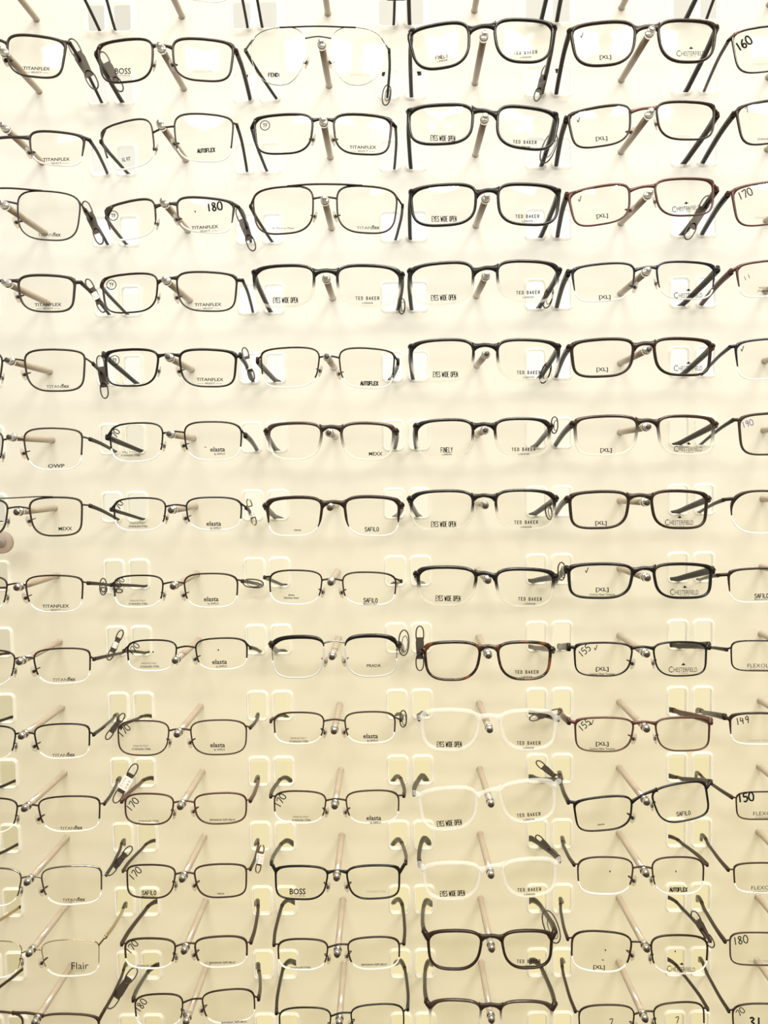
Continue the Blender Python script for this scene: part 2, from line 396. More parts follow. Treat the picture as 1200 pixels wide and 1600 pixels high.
LET = {'A': [[(0, 0), (.5, 1), (1, 0)], [(.2, .35), (.8, .35)]], 'B': [[(0, 0), (0, 1), (.8, 1), (.9, .75), (.7, .5), (0, .5)], [(.7, .5), (1, .25), (.8, 0), (0, 0)]],
 'D': [[(0, 0), (0, 1), (.6, 1), (1, .7), (1, .3), (.6, 0), (0, 0)]], 'E': [[(1, 1), (0, 1), (0, 0), (1, 0)], [(0, .5), (.8, .5)]], 'F': [[(1, 1), (0, 1), (0, 0)], [(0, .5), (.8, .5)]],
 'I': [[(.5, 0), (.5, 1)]], 'K': [[(0, 0), (0, 1)], [(1, 1), (0, .45), (1, 0)]], 'L': [[(0, 1), (0, 0), (1, 0)]], 'N': [[(0, 0), (0, 1), (1, 0), (1, 1)]],
 'O': [[(.3, 0), (0, .25), (0, .75), (.3, 1), (.7, 1), (1, .75), (1, .25), (.7, 0), (.3, 0)]], 'P': [[(0, 0), (0, 1), (1, 1), (1, .48), (0, .48)]], 'R': [[(0, 0), (0, 1), (1, 1), (1, .5), (0, .5)], [(.4, .5), (1, 0)]],
 'S': [[(1, .85), (.7, 1), (.2, 1), (0, .8), (.1, .6), (.9, .4), (1, .2), (.8, 0), (.2, 0), (0, .15)]], 'T': [[(0, 1), (1, 1)], [(.5, 1), (.5, 0)]], 'U': [[(0, 1), (0, .2), (.3, 0), (.7, 0), (1, .2), (1, 1)]],
 'W': [[(0, 1), (.25, 0), (.5, .75), (.75, 0), (1, 1)]], 'X': [[(0, 0), (1, 1)], [(0, 1), (1, 0)]], 'Y': [[(0, 1), (.5, .5), (1, 1)], [(.5, .5), (.5, 0)]]}
def lettering(s, w, h, lw, gap=.45):
    """condensed capitals of even stroke lw, all in pixels, centred (y down)"""
    adv = [(.35 if ch == 'I' else .6 if ch == ' ' else 1.5 if ch == 'W' else 1.0) for ch in s]
    u = w / (sum(adv) + gap * (len(s) - 1)); x = -w / 2; V = []; F = []
    for ch, a in zip(s, adv):
        for pl in LET.get(ch, []):
            for (p, q) in zip(pl[:-1], pl[1:]):
                p = np.array([x + p[0] * a * u, h / 2 - p[1] * h]); q = np.array([x + q[0] * a * u, h / 2 - q[1] * h])
                t = (q - p) / (np.linalg.norm(q - p) + 1e-9); n = np.array([-t[1], t[0]]) * lw / 2; t = t * lw * .4
                o = len(V); V += [p - t + n, p - t - n, q + t - n, q + t + n]; F.append((o, o + 1, o + 2, o + 3))
        x += (a + gap) * u
    return np.array(V), F
def ring(n=18, r0=.42, r1=.5):
    V = []; F = []
    for i in range(n):
        a = 2 * math.pi * i / n
        V += [(r0 * math.cos(a), r0 * math.sin(a)), (r1 * math.cos(a), r1 * math.sin(a))]
    F = [(2 * i, 2 * i + 1, (2 * i + 3) % (2 * n), (2 * i + 2) % (2 * n)) for i in range(n)]
    return np.array(V), F
# every mark: list of (kind, text, dx, dy, width, height, material) around its anchor pixel
MARK = {
 'EWO': [('s1.0', 'EYES WIDE OPEN', 0, 0, 38, 8, 'I')],
 'FIN': [('s1.0', 'FINELY', 0, 0, 18, 7.5, 'I'), ('s.6', 'LONDON', 0, 7, 14, 2, 'I')],
 'FIV': [('s.9', 'FINELY', 0, 0, 19, 5.5, 'I'), ('s.6', 'LONDON', 0, 6, 15, 2.2, 'I')],
 'TB': [('s1.0', 'TED BAKER', 0, 0, 36, 4.6, 'I'), ('s.6', 'LONDON', 0, 7.5, 16, 2, 'I')],
 'XL': [('b', '[XL]', 0, 0, 18, 7.5, 'I')],
 'CF': [('b', '[XL]', 0, 0, 20, 7.5, 'I'), ('b', 'Carbon Fiber Temples', 0, 7.4, 40, 3.8, 'I')],
 'CH': [('t', 'C', -20, 0, 6.5, 9.5, 'I'), ('t', 'HESTERFIELD', 3, .6, 37, 7, 'I'), ('tree', '', 0, -8, 8, 4.5, 'I'), ('t', 'E Y E W E A R', 0, 6, 14, 2, 'I')],
 'TX': [('b', 'TITANFLEX', 0, 0, 42, 5, 'I'), ('b', '------ SELECT ------', 0, 6, 38, 2.6, 'I')],
 'TF': [('t', 'TITAN', -6, 0, 23, 4.4, 'I'), ('b', 'flex', 12, -.8, 12, 6.4, 'I')],
 'EL': [('b', 'elasta', 0, 0, 23, 7.5, 'I'), ('b', 'by SAFILO', 3, 7.5, 17, 4.2, 'I')],
 'el': [('b', 'elasta', 0, 0, 11, 3, 'I')],
 'MI': [('t', 'MADE IN ITALY', 0, -2.5, 24, 3, 'I'), ('b', 'STAINLESS STEEL', 1, 2.5, 30, 3, 'I')],
 'SS': [('b', 'STAINLESS STEEL', 0, 0, 32, 3, 'I')],
 'sf': [('t', 'STAINLESS STEEL', 0, 0, 32, 3.2, 'F')],
 'AF': [('s1.5', 'AUTOFLEX', 0, 0, 27, 5.6, 'I')],
 'BR': [('b', 'BANANA REPUBLIC', 0, 0, 40, 3.2, 'I')],
 'BO': [('b', 'BOSS', 0, 0, 25, 9.5, 'I'), ('t', 'HUGO BOSS', 0, 7, 22, 2.2, 'I')],
 'FE': [('s1.2', 'FENDI', 0, 0, 17, 5.5, 'I')],
 'SA': [('s1.1', 'SAFILO', 0, 0, 21, 6, 'I')],
 'SM': [('s1.2', 'SAFILO', 0, 0, 21, 6, 'I'), ('b', 'MADE IN ITALY', 0, 5.6, 22, 2.4, 'I')],
 'MX': [('b', 'MEXX', 0, 0, 21, 5.5, 'I')],
 'OW': [('b', 'OWP', 0, 0, 26, 6, 'I')],
 'PR': [('b', 'PRADA', 0, 0, 22, 4.6, 'I')],
 'XF': [('b', 'XL FIT', 0, 0, 14, 6, 'I')],
 'MM': [('t', 'XL Memory Metal', 0, 0, 34, 4, 'I')],
 'FT': [('t', 'Flair', 0, -1, 27, 11, 'I'), ('t', 'T I T A N', 0, 7, 14, 2.4, 'I')],
 'FX': [('t', 'FLEXOLITE', 0, 0, 46, 6, 'I'), ('t', 'STAINLESS STEEL', 0, 6, 40, 2.6, 'I')],
 'ES': [('b', 'elasta', 0, -2.5, 10, 3, 'I'), ('b', 'Stainless Steel', 0, 2, 23, 3.4, 'I')],
 'ST': [('ring', '', 0, 0, 16, 16, 'I'), ('b', 'TF', 0, 0, 7, 6, 'I')],
 'ck': [('h', 'v', 0, 0, 0, 9, 'I')],
 'dt': [('h', '.', 0, 0, 0, 9, 'I')],
 'ln': [('h', '/', 0, 0, 0, 4, 'I')],
}

# ------------------------------------------------------------------ eyeglasses
SH = {'R': (8, 5, 3.2, 4.4, .21, .07), 'W': (6.5, 4.2, 2.9, 3.4, .25, .13), 'O': (2.6, 2.6, 2.5, 2.5, .10, .04), 'A': (2.6, 2.6, 2.1, 2.3, .42, .12),
      'Q': (6, 6, 4.4, 5, .12, .04), 'V': (5, 4.6, 3.1, 3.6, .15, .07)}   # corner squareness (outer top, nasal top, nasal bottom, outer bottom), taper to the bottom
ARCH = {'R': .13, 'W': .12, 'V': .12, 'Q': .06, 'O': 0, 'A': 0}       # how far the top edge bows
# kind: (half width top, bottom, extra at outer corner, half depth, semi rimless?, acetate?)   in mm
KD = {'ace': (1.55, 1.25, 2.3, 1.7, 0, 1), 'acl': (2.1, 2.1, 1.6, 1.9, 0, 1), 'acs': (1.7, 1.1, 2.8, 1.6, 1, 1), 'met': (1.0, .75, 1.8, 1.1, 0, 0), 'mtk': (1.25, .85, 2.4, 1.2, 0, 0),
      'thn': (.76, .68, .3, .8, 0, 0), 'sem': (.84, .7, .5, .9, 1, 0), 'smk': (1.1, .7, 2.2, 1.1, 1, 0), 'wir': (.38, .32, 0, .5, 0, 0), 'top': (.4, .3, .1, .6, 1, 0), 'brw': (2.0, .4, 2.2, 1.3, 2, 1)}
CDESC = {'K': 'black', 'B': 'dark brown', 'R': 'red-brown', 'N': 'bronze', 'G': 'gunmetal', 'U': 'blue-black', 'S': 'silver', 'Y': 'pale gold', 'T': 'dark tortoiseshell', 'C': 'crystal-clear', 'KG': 'black-to-clear', 'BG': 'brown-to-clear'}
KDESC = {'ace': 'full-rim', 'acl': 'full-rim', 'acs': 'half-rim', 'met': 'full-rim', 'mtk': 'full-rim', 'thn': 'thin-rimmed', 'sem': 'half-rim', 'smk': 'half-rim', 'wir': 'wire-rim aviator', 'top': 'nearly rimless', 'brw': 'browline'}
def curveY(x, xc): return -PEG + .0065 + 1.35 * (x - xc) ** 2     # face-form curve of a front
def outline(box, ang, side, sh, n=56):
    e0, e1, e2, e3, kn, ko = SH[sh]
    x0, y0, x1, y1 = box; a, b = (x1 - x0) / 2, (y1 - y0) / 2
    t = np.radians(np.linspace(0, 360, 241)[:-1])
    q = np.degrees(t); ex = np.where(q < 90, e0, np.where(q < 180, e1, np.where(q < 270, e2, e3)))
    x = a * np.sign(np.cos(t)) * np.abs(np.cos(t)) ** (2 / ex); y = -b * np.sign(np.sin(t)) * np.abs(np.sin(t)) ** (2 / ex)
    ar = ARCH.get(sh, .15)
    y = y * (1 - np.where(y < 0, ar * (x / a) ** 2 * (1.0 + .25 * np.sign(x)), ar * .35 * (x / a) ** 2))
    u = (y / b + 1) / 2
    x = np.where(x > 0, x * (1 - ko * u ** 1.4), x * (1 - kn * u ** 1.4))
    if side < 0: x = -x
    ca, sa = math.cos(ang), math.sin(ang)
    px = np.stack([x * ca - y * sa + (x0 + x1) / 2, x * sa + y * ca + (y0 + y1) / 2], 1)
    # even spacing; keep the angle of each kept point
    q = np.vstack([px, px[:1]]); L = np.r_[0, np.cumsum(np.linalg.norm(np.diff(q, axis=0), axis=1))]
    s = np.linspace(0, L[-1], n, endpoint=False)
    return np.stack([np.interp(s, L, q[:, 0]), np.interp(s, L, q[:, 1])], 1), np.interp(s, L, np.r_[np.degrees(t), 360])
TAGS = {}
def glasses(r, c, sh, kind, col, Lb, Rb, marks='', **k):
    wt, wb, wc, dp, semi, ace = [v if i in (4, 5) else v * .001 for i, v in enumerate(KD[kind])]
    wt *= k.get('f', 1); wb *= k.get('f', 1)
    cl = np.array([(Lb[0] + Lb[2]) / 2, (Lb[1] + Lb[3]) / 2]); cr_ = np.array([(Rb[0] + Rb[2]) / 2, (Rb[1] + Rb[3]) / 2])
    ang = math.atan2(cr_[1] - cl[1], cr_[0] - cl[0])
    wrap = math.radians(k.get('w', (7 - r) * .75))
    xc = un([(cl + cr_) / 2], -PEG)[0][0]
    def W(px, dy=0):
        px = np.atleast_2d(px); y = -PEG
        for _ in range(3):
            p = un(px, y); y = curveY(p[:, 0], xc) + dy
        return un(px, y)
    loc = W([(cl + cr_) / 2])[0]
    d = k.get('d', '%s %s eyeglasses' % (CDESC[col], KDESC[kind]))
    t = root('eyeglasses', loc, d + ', ' + place(r, c), 'glasses', 'eyeglasses on the display wall')
    rimcol = col
    arr = {}
    lensob = {}
    for side, bx in ((-1, Lb), (1, Rb)):
        px, th = outline(bx, ang + side * wrap, side, sh)
        P = W(px); arr[side] = (px, th, P)
        n = len(P)
        # lens: front and back faces of a shallow dome plus the ground edge
        ctr = P.mean(0); V = []; F = []; mi = []
        rings = (1, .66, .33)
        for sgn, off in ((-1, -.0007), (1, .0009)):
            for q in rings:
                for p in P:
                    v = ctr + (p - ctr) * q; v = v + np.array([0, off - .0013 * (1 - q * q), 0]); V.append(v)
            V.append(ctr + np.array([0, off - .0013, 0]))
        M = 3 * n + 1
        for s in (0, 1):
            o = s * M
            for a in range(2):
                for i in range(n):
                    j = (i + 1) % n
                    f = (o + a * n + i, o + a * n + j, o + (a + 1) * n + j, o + (a + 1) * n + i)
                    F.append(f if s else f[::-1]); mi.append(0)
            for i in range(n):
                j = (i + 1) % n; f = (o + 2 * n + i, o + 2 * n + j, o + M - 1); F.append(f if s else f[::-1]); mi.append(0)
        mb = MB(); mb.v = [tuple(map(float, v)) for v in V]; mb.f = F; mb.mi = mi
        if semi or kind in ('wir',):                    # visible bare edge of the demo lens
            if semi:
                q0 = [i for i in range(n) if th[i] >= k.get('a1', 204) - 3 and th[i] <= 360 + k.get('a0', -9) + 3]
                q0.sort(key=lambda i: (th[i] - 100) % 360)
                mb.add(*sweep(P[q0] + np.array([0, .0001, 0]), .0008, .0010, k=6, pw=2.5), mi=1)
        lensob[side] = mb.build('lens', ['lens', 'lens_edge'], t, loc)
        # rim
        u = np.clip((1 + np.sin(np.radians(th))) / 2, 0, 1)
        w = wb + (wt - wb) * u ** 1.2
        corner = np.exp(-(((th - 38 + 180) % 360 - 180) / 26.) ** 2)
        w = w + wc * corner * .5
        rims = []
        if not semi:
            nP = P.copy()
            mb = MB().add(*sweep(nP, w, dp, closed=True, k=10, pw=2.6))
            mb.build('rim', rimcol, t, loc)
        else:
            lo, hi = (k.get('a0', -9), k.get('a1', 204))
            sel = sorted([i for i in range(n) if (th[i] >= lo and th[i] <= hi) or th[i] - 360 >= lo], key=lambda i: (th[i] + 60) % 360)
            PP = P[sel]; ww = w[sel].copy()
            taper = np.minimum(1, .45 + np.minimum(np.arange(len(sel)), np.arange(len(sel))[::-1]) / 6)
            if kind in ('acs', 'brw', 'smk'): ww *= taper
            mb = MB().add(*sweep(PP, ww, dp, k=10, pw=2.6))
            mb.build('rim', rimcol, t, loc)
            if semi == 2: MB().add(*sweep(P, .0004, .0006, closed=True, k=6)).build('rim_wire', 'S' if c == 2 else 'G', t, loc)
    # bridge
    fb = k.get('fb', .27 if kind in ('sem', 'thn', 'wir', 'top') else .19)
    def at_h(side, f, inner=True):
        px, th, P = arr[side]; y0, y1 = px[:, 1].min(), px[:, 1].max(); yy = y0 + f * (y1 - y0)
        cand = [i for i in range(len(px)) if (95 < th[i] < 260) == inner]
        i = min(cand, key=lambda i: abs(px[i, 1] - yy)); return px[i], P[i]
    a, _ = at_h(-1, fb); b, _ = at_h(1, fb)
    mid = (a + b) / 2 + np.array([0, -k.get('ar', 2.5 if not ace else 3.5)])
    PX = smoothp([a, a * .72 + b * .28 + (mid - (a + b) / 2) * .7, mid, a * .28 + b * .72 + (mid - (a + b) / 2) * .7, b], 15)
    bw = (.0020 if ace else (.00085 if kind not in ('mtk', 'met', 'smk') else .0013)) * k.get('bw', 1)
    if kind in ('wir', 'top'): bw = .0006
    prof = np.linspace(-1, 1, 15) ** 2
    bcol = {'KG': 'K', 'BG': 'B'}.get(col, col)
    if kind == 'brw': bcol = 'S'; bw = .0008
    MB().add(*sweep(W(PX, -.0002), bw * (1 + (1.7 if ace and kind != 'brw' else .9 if kind in ('met', 'mtk', 'smk') else .2) * prof ** 2), dp * .9, k=10, pw=2.6)).build('bridge', k.get('bc', bcol), t, loc)
    if 'bar' in k:
        by = k['bar']
        q = smoothp(by, 24)
        MB().add(*sweep(W(q, -.0012), k.get('bt', .0006), .0008, k=8)).build('brow_bar', k.get('bc', bcol), t, loc)
    # nose pads
    if not ace or kind == 'brw':
        for side in (-1, 1):
            p, P0 = at_h(side, k.get('pf', .58))
            e = W([p + np.array([-side * 4.0 + side * 0, 3])], .006)[0]
            s0 = P0 + np.array([0, .0005, 0])
            path = smoothp([s0, s0 + np.array([-side * -.0022, .0035, .0008]), (s0 + e) / 2 + np.array([side * .001, .004, .001]), e], 12)
            pad = MB()
            # pad: flattened oval, turned towards the nose
            V = []; F = []
            kk, mm = 10, 6
            axl = nrm(np.array([side * .30, .10, -1.0])); nx = nrm(np.array([-side * 1.0, .65, -.25])); sx = np.cross(axl, nx)
            for i in range(mm + 1):
                aa = math.pi * i / mm
                for j in range(kk):
                    bb = 2 * math.pi * j / kk
                    V.append(e + axl * (-.0058 * math.cos(aa)) + sx * (.0030 * math.sin(aa) * math.cos(bb)) + nx * (.0011 * math.sin(aa) * math.sin(bb)))
            for i in range(mm):
                for j in range(kk):
                    F.append((i * kk + j, i * kk + (j + 1) % kk, (i + 1) * kk + (j + 1) % kk, (i + 1) * kk + j))
            po = pad.add(V, F).build('nose_pad', 'pad', t, loc)
            am = MB().add(*sweep(path, .00045, .00045, k=6)).add(*lathe([(-.0012, .0), (-.0012, .0017), (.0008, .0017), (.001, 0)], 8, e, nx))
            am.build('pad_arm', k.get('bc', bcol) if col not in ('S', 'Y') else 'G', po, loc)
    # end pieces, hinges and temples
    tcol = k.get('tc', {'KG': 'K', 'BG': 'B', 'C': 'G', 'S': 'G'}.get(col, col)); tipc = k.get('tp', 'K' if tcol in ('K', 'U') else 'B')
    th_, tt = k.get('tk', ((.0032, .0012) if ace else (.0018, .0008))); tt *= 1.75      # half height, half thickness
    cross = k.get('x', (None, None)); H = k.get('h', (None, None)); z_ = k.get('z', (0, 0))
    tem = {}
    for i, side in enumerate((-1, 1)):
        bx = (Lb, Rb)[i]
        ph, P3 = at_h(side, k.get('fh', .19), False)
        hp = np.array(H[i], float) if H[i] else ph + np.array([side * (4.5 if not ace else 4), .5])
        Hw = W([hp], .0045)[0]
        ee = smoothp([P3, (P3 + W([hp])[0]) / 2 + np.array([0, 0, .0002]), W([hp])[0] + np.array([0, .001, 0]), Hw], 9)
        he = (.0030 if ace else .0017) if kind not in ('wir', 'top', 'thn', 'sem') else .0009
        MB().add(*sweep(ee, he, he * .8, k=8, pw=2.6, ref=(.05, .6, .3))).build('hinge', k.get('ec', bcol if kind != 'brw' else 'B') if col != 'C' else 'C', t, loc)
        bz = base(r, c); zb = bz[2] - SLH + max(th_ * .55, .0012) + .0004
        wx = un([(cross[i], 800)], 0)[0][0] if cross[i] else bz[0] + side * .0665
        # the pixel column of a crossing depends on the row: refine on the slot's lower edge
        if cross[i]:
            for _ in range(3):
                q = np.array([wx - CAM[0], -(zb - Z0) - CAM[1], 0 - CAM[2]]); cq = RM @ q
                wx += (cross[i] - (600 + FPX * cq[0] / cq[2])) * cq[2] / FPX
        lo_x, hi_x = bz[0] + side * SLX - SLW + tt + .0004, bz[0] + side * SLX + SLW - tt - .0004
        wx = min(max(wx, lo_x), hi_x)
        Ww = np.array([wx, 0, zb + z_[i] * .001])
        dirn = nrm(Ww - Hw); run = np.linalg.norm(Ww - Hw)
        B1 = Ww + dirn * .016 + np.array([-side * .0015, 0, .0008])
        dr = k.get('dr', .021)
        T1 = B1 + np.array([-side * .004, .018, -dr * .28]); T2 = B1 + np.array([-side * .0105, .036, -dr])
        path = smoothp([Hw, Hw + dirn * run * .33 + np.array([side * .0012, 0, .0004]), Hw + dirn * run * .7 + np.array([side * .0008, 0, .0003]), Ww, B1, T1, T2], 40)
        s = np.linspace(0, 1, 40)
        hh = np.interp(s, [0, .12, .5, .66, .8, .97, 1], [1.15, 1.0, .8, .75, 1.0, 1.05, .6]) * th_
        tw = np.interp(s, [0, .6, .8, 1], [1, 1, 1.25, 1.0]) * tt
        if not ace:
            hh = np.where(s > .62, np.maximum(hh, .0017 * np.interp(s, [.6, .72, .97, 1], [.5, 1, 1.1, .6])), hh)
            tw = np.where(s > .62, np.maximum(tw, .0011), tw)
        cut = 26 if not ace else 40
        V, F = sweep(path[:cut], tw[:cut], hh[:cut], k=8, pw=3.2, ref=(0, 0, 1))
        to = MB().add(V, F).build('temple', tcol, t, loc)
        if cut < 40:
            V, F = sweep(path[cut - 2:], tw[cut - 2:] * 1.15, hh[cut - 2:] * 1.12, k=8, pw=2.6, ref=(0, 0, 1))
            MB().add(V, F).build('temple_tip', tipc, to, loc)
        TAGS[(r, c, side)] = path
    # prints
    cnt = 0
    for mk in [q for q in marks.split(';') if q]:
        a = mk.split(',')
        nm, x, y = a[0], float(a[1]), float(a[2]); rot = float(a[3]) if len(a) > 3 else 0; sc = float(a[4]) if len(a) > 4 else 1
        side = 1 if abs(x - cr_[0]) < abs(x - cl[0]) else -1
        items = MARK.get(nm)
        if items is None: items = [('h', nm.lstrip('#').lstrip('*'), 0, 0, 0, 11, 'V' if '*' in nm else 'I')]
        mb = MB(); mats = []
        A = ang + math.radians(rot)
        if len(items[0][1]) > 1 and rot == 0 and items[0][0] != 'h': A = ang * .8
        ca, sa = math.cos(A), math.sin(A)
        for (ty, s, dx, dy, w, h, mm) in items:
            if ty in 'tb': v, f = text_mesh(s, ty == 'b')
            elif ty[0] == 's': v, f = lettering(s, w, h, float(ty[1:]), 1.1 if s == 'TED BAKER' or s == 'LONDON' else .45); v = v * (1, -1); w = 1; h = 1
            elif ty == 'ring': v, f = ring()
            elif ty == 'tree': v, f = np.array([(-.5, -.3), (.5, -.3), (.22, .1), (0, .5), (-.22, .1), (-.07, -.3), (.07, -.3), (.07, -.5), (-.07, -.5)]), [(0, 1, 2, 3, 4), (8, 7, 6, 5)]
            else:
                v, f = strokes(s, .14 if sc < 1.15 else .2); w = h
            v = v * np.array([w, -h]) * sc + np.array([dx, dy])
            px = np.stack([x + v[:, 0] * ca - v[:, 1] * sa, y + v[:, 0] * sa + v[:, 1] * ca], 1)
            if mm not in mats: mats.append(mm)
            mb.add(W(px, -.0024), f, mats.index(mm))
        mb.build('lens_print', mats, lensob[side], loc, smooth=False)
    return t

GL = []
def g(*a, **k): glasses(*a, **k)
# row cut off by the top edge: mainly the temples show
g(0, 0, 'R', 'met', 'G', (-97, -68, -1, -10), (10, -66, 101, -8), x=(None, 156), z=(0, 0))
g(0, 1, 'R', 'sem', 'K', (158, -64, 244, -8), (267, -64, 364, 1), x=(180, 387))
g(0, 2, 'R', 'sem', 'G', (398, -76, 492, -14), (518, -76, 611, -14), x=(410, 615))
g(0, 3, 'W', 'ace', 'K', (641, -80, 738, -16), (770, -85, 864, -20), x=(640, 845))
g(0, 4, 'R', 'ace', 'K', (893, -85, 996, -22), (1024, -90, 1119, -28), x=(870, 1072))
g(0, 5, 'R', 'met', 'K', (1150, -90, 1242, -30), (1270, -94, 1360, -34), x=(1104, None))
# first full row
g(1, 0, 'R', 'mtk', 'G', (-97, 52, -6, 116), (8, 56, 101, 120), 'TX,57,107', h=(None, (109, 67)), x=(None, 159), w=4)
g(1, 1, 'R', 'mtk', 'B', (155, 62, 242, 128), (267, 61, 364, 126), 'BO,192,111;sf,317,112', h=((150, 84), (369, 80)), x=(191, 391), tk=(.0028, .0011), w=5)
g(1, 2, 'A', 'wir', 'S', (391, 43, 486, 133), (508, 43, 603, 133), 'FE,428,117;sf,564,117', bar=[(437, 43), (496, 41), (556, 43)], h=((383, 78), (608, 78)), x=(433, 605), fb=.18, bc='K', tc='K', w=8, ar=3)
g(1, 3, 'W', 'ace', 'K', (641, 38, 738, 106), (770, 31, 864, 97), 'FIV,690,89,-6;TB,821,82', x=(643, 846), w=6, tc='T', d='glossy black full-rim eyeglasses with tortoiseshell temples')
g(1, 4, 'W', 'ace', 'B', (893, 35, 996, 102), (1026, 32, 1118, 97), 'XL,946,90;CH,1080,83;ck,909,55', x=(869, 1072), w=3)
g(1, 5, 'R', 'met', 'T', (1146, 42, 1240, 112), (1266, 38, 1356, 107), '#160,1162,68,-30,1.25;sf,1193,100', h=((1138, 64), None), x=(1100, None), w=5, d='tortoiseshell full-rim eyeglasses with 160 penned on lens')
# second
g(2, 0, 'R', 'smk', 'G', (-95, 208, -20, 262), (44, 206, 131, 258), 'TX,88,249', h=(None, (140, 219)), x=(None, 168), w=6)
g(2, 1, 'R', 'sem', 'G', (162, 189, 244, 262), (270, 178, 364, 252), 'XF,197,249,-4;AF,322,235', h=((157, 221), (370, 195)), x=(200, 386), w=8, tc='G')
g(2, 2, 'R', 'mtk', 'K', (398, 179, 491, 240), (519, 179, 611, 241), 'ST,414,196;TX,567,230', h=((393, 200), (618, 198)), x=(417, 616), w=3)
g(2, 3, 'V', 'ace', 'K', (638, 164, 741, 225), (774, 168, 870, 232), 'EWO,692,216;TB,820,222', x=(642, 846), w=5)
g(2, 4, 'R', 'mtk', 'B', (890, 167, 989, 228), (1024, 159, 1116, 218), 'XL,940,217;ck,904,187', h=((885, 186), (1121, 179)), x=(869, 1069), tk=(.0034, .0013), bc='R', w=5)
g(2, 5, 'R', 'mtk', 'B', (1153, 158, 1245, 224), (1268, 152, 1358, 218), '#7,1167,172,-20,.7;SS,1200,217', h=((1147, 178), None), x=(1098, None), w=5, tk=(.003, .0012))
# third
g(3, 0, 'V', 'thn', 'G', (-95, 296, -14, 373), (25, 299, 125, 375), 'TF,77,367', bar=[(-40, 297), (10, 294), (66, 298)], h=(None, (133, 328)), x=(None, 168), w=3, tc='G', bt=.0008)
g(3, 1, 'R', 'smk', 'G', (168, 314, 247, 372), (274, 309, 365, 363), 'ST,177,337;#180,335,323,-4,1.15;dt,305,331;TX,320,355', h=((166, 340), (373, 324)), x=(197, 392), w=8)
g(3, 2, 'V', 'thn', 'B', (396, 292, 492, 365), (524, 291, 620, 364), 'MM,442,357;TF,575,356', bar=[(449, 291), (485, 288), (530, 288), (566, 290)], h=((391, 322), (629, 321)), x=(425, 618), w=4, fb=.26, bt=.0009, f=1.2)
g(3, 3, 'V', 'ace', 'K', (642, 289, 746, 352), (776, 288, 873, 351), 'EWO,694,342;TB,824,338', x=(641, 845), w=3)
g(3, 4, 'R', 'mtk', 'R', (891, 291, 988, 350), (1022, 279, 1115, 337), 'XL,941,338;CH,1073,325;ck,906,311', h=((886, 305), (1120, 296)), x=(871, 1067), tk=(.0034, .0013), tc='B', w=4)
g(3, 5, 'R', 'mtk', 'R', (1146, 286, 1240, 351), (1266, 280, 1356, 345), '#170,1164,303,-20,1.1;sf,1195,340', h=((1138, 303), None), x=(1097, None), tc='K', tk=(.003, .0012), w=4)
# fourth
g(4, 0, 'R', 'mtk', 'G', (-90, 432, -15, 488), (27, 430, 117, 487), 'TX,75,476', h=(None, (126, 441)), x=(None, 170), w=2)
g(4, 1, 'R', 'met', 'B', (161, 428, 249, 488), (274, 425, 370, 486), 'ST,174,445;TX,325,476', h=((158, 447), (379, 438)), x=(198, 395), w=3)
g(4, 2, 'V', 'ace', 'KG', (397, 415, 493, 479), (525, 415, 626, 478), 'EWO,446,469;TB,574,466', x=(422, 622), w=2)
g(4, 3, 'V', 'ace', 'KG', (641, 411, 742, 475), (775, 408, 872, 471), 'EWO,693,465;TB,825,457', x=(643, 843), w=3)
g(4, 4, 'R', 'smk', 'U', (895, 412, 994, 470), (1024, 409, 1116, 467), 'XL,945,465;CH,1076,461', h=((888, 426), (1122, 420)), x=(870, 1067), tk=(.0034, .0013), tc='B', w=3)
g(4, 5, 'R', 'smk', 'R', (1152, 408, 1240, 463), (1262, 404, 1350, 459), '#1,1164,435,-20,.6;#1,1170,432,-20,.6;MI,1198,452', h=((1143, 424), None), x=(1096, None), tk=(.003, .0012), w=3)
# fifth
g(5, 0, 'R', 'thn', 'G', (-92, 549, 6, 613), (37, 546, 133, 611), 'TF,90,604', h=(None, (145, 568)), x=(None, 168), f=1.3, w=1)
g(5, 1, 'R', 'mtk', 'K', (165, 546, 249, 603), (279, 546, 369, 604), 'ST,179,563;TX,328,593', h=((161, 553), (375, 555)), x=(212, 395), tk=(.0026, .001), w=1)
g(5, 2, 'R', 'sem', 'B', (408, 543, 501, 605), (528, 544, 616, 606), 'AF,577,599', h=((402, 563), (622, 565)), x=(430, 612), a1=208, w=2, tk=(.0032, .0009))
g(5, 3, 'V', 'ace', 'KG', (642, 531, 742, 596), (775, 531, 873, 595), 'EWO,696,585;TB,826,582', x=(645, 845), w=2)
g(5, 4, 'R', 'ace', 'B', (893, 530, 992, 588), (1020, 529, 1110, 586), 'XL,941,578;CH,1076,575', x=(869, 1067), w=2)
g(5, 5, 'R', 'smk', 'U', (1150, 530, 1240, 592), (1262, 528, 1350, 588), 'ck,1160,545', h=((1141, 542), None), x=(1097, None), w=2, d='blue-black half-rim eyeglasses with a tick on lens')
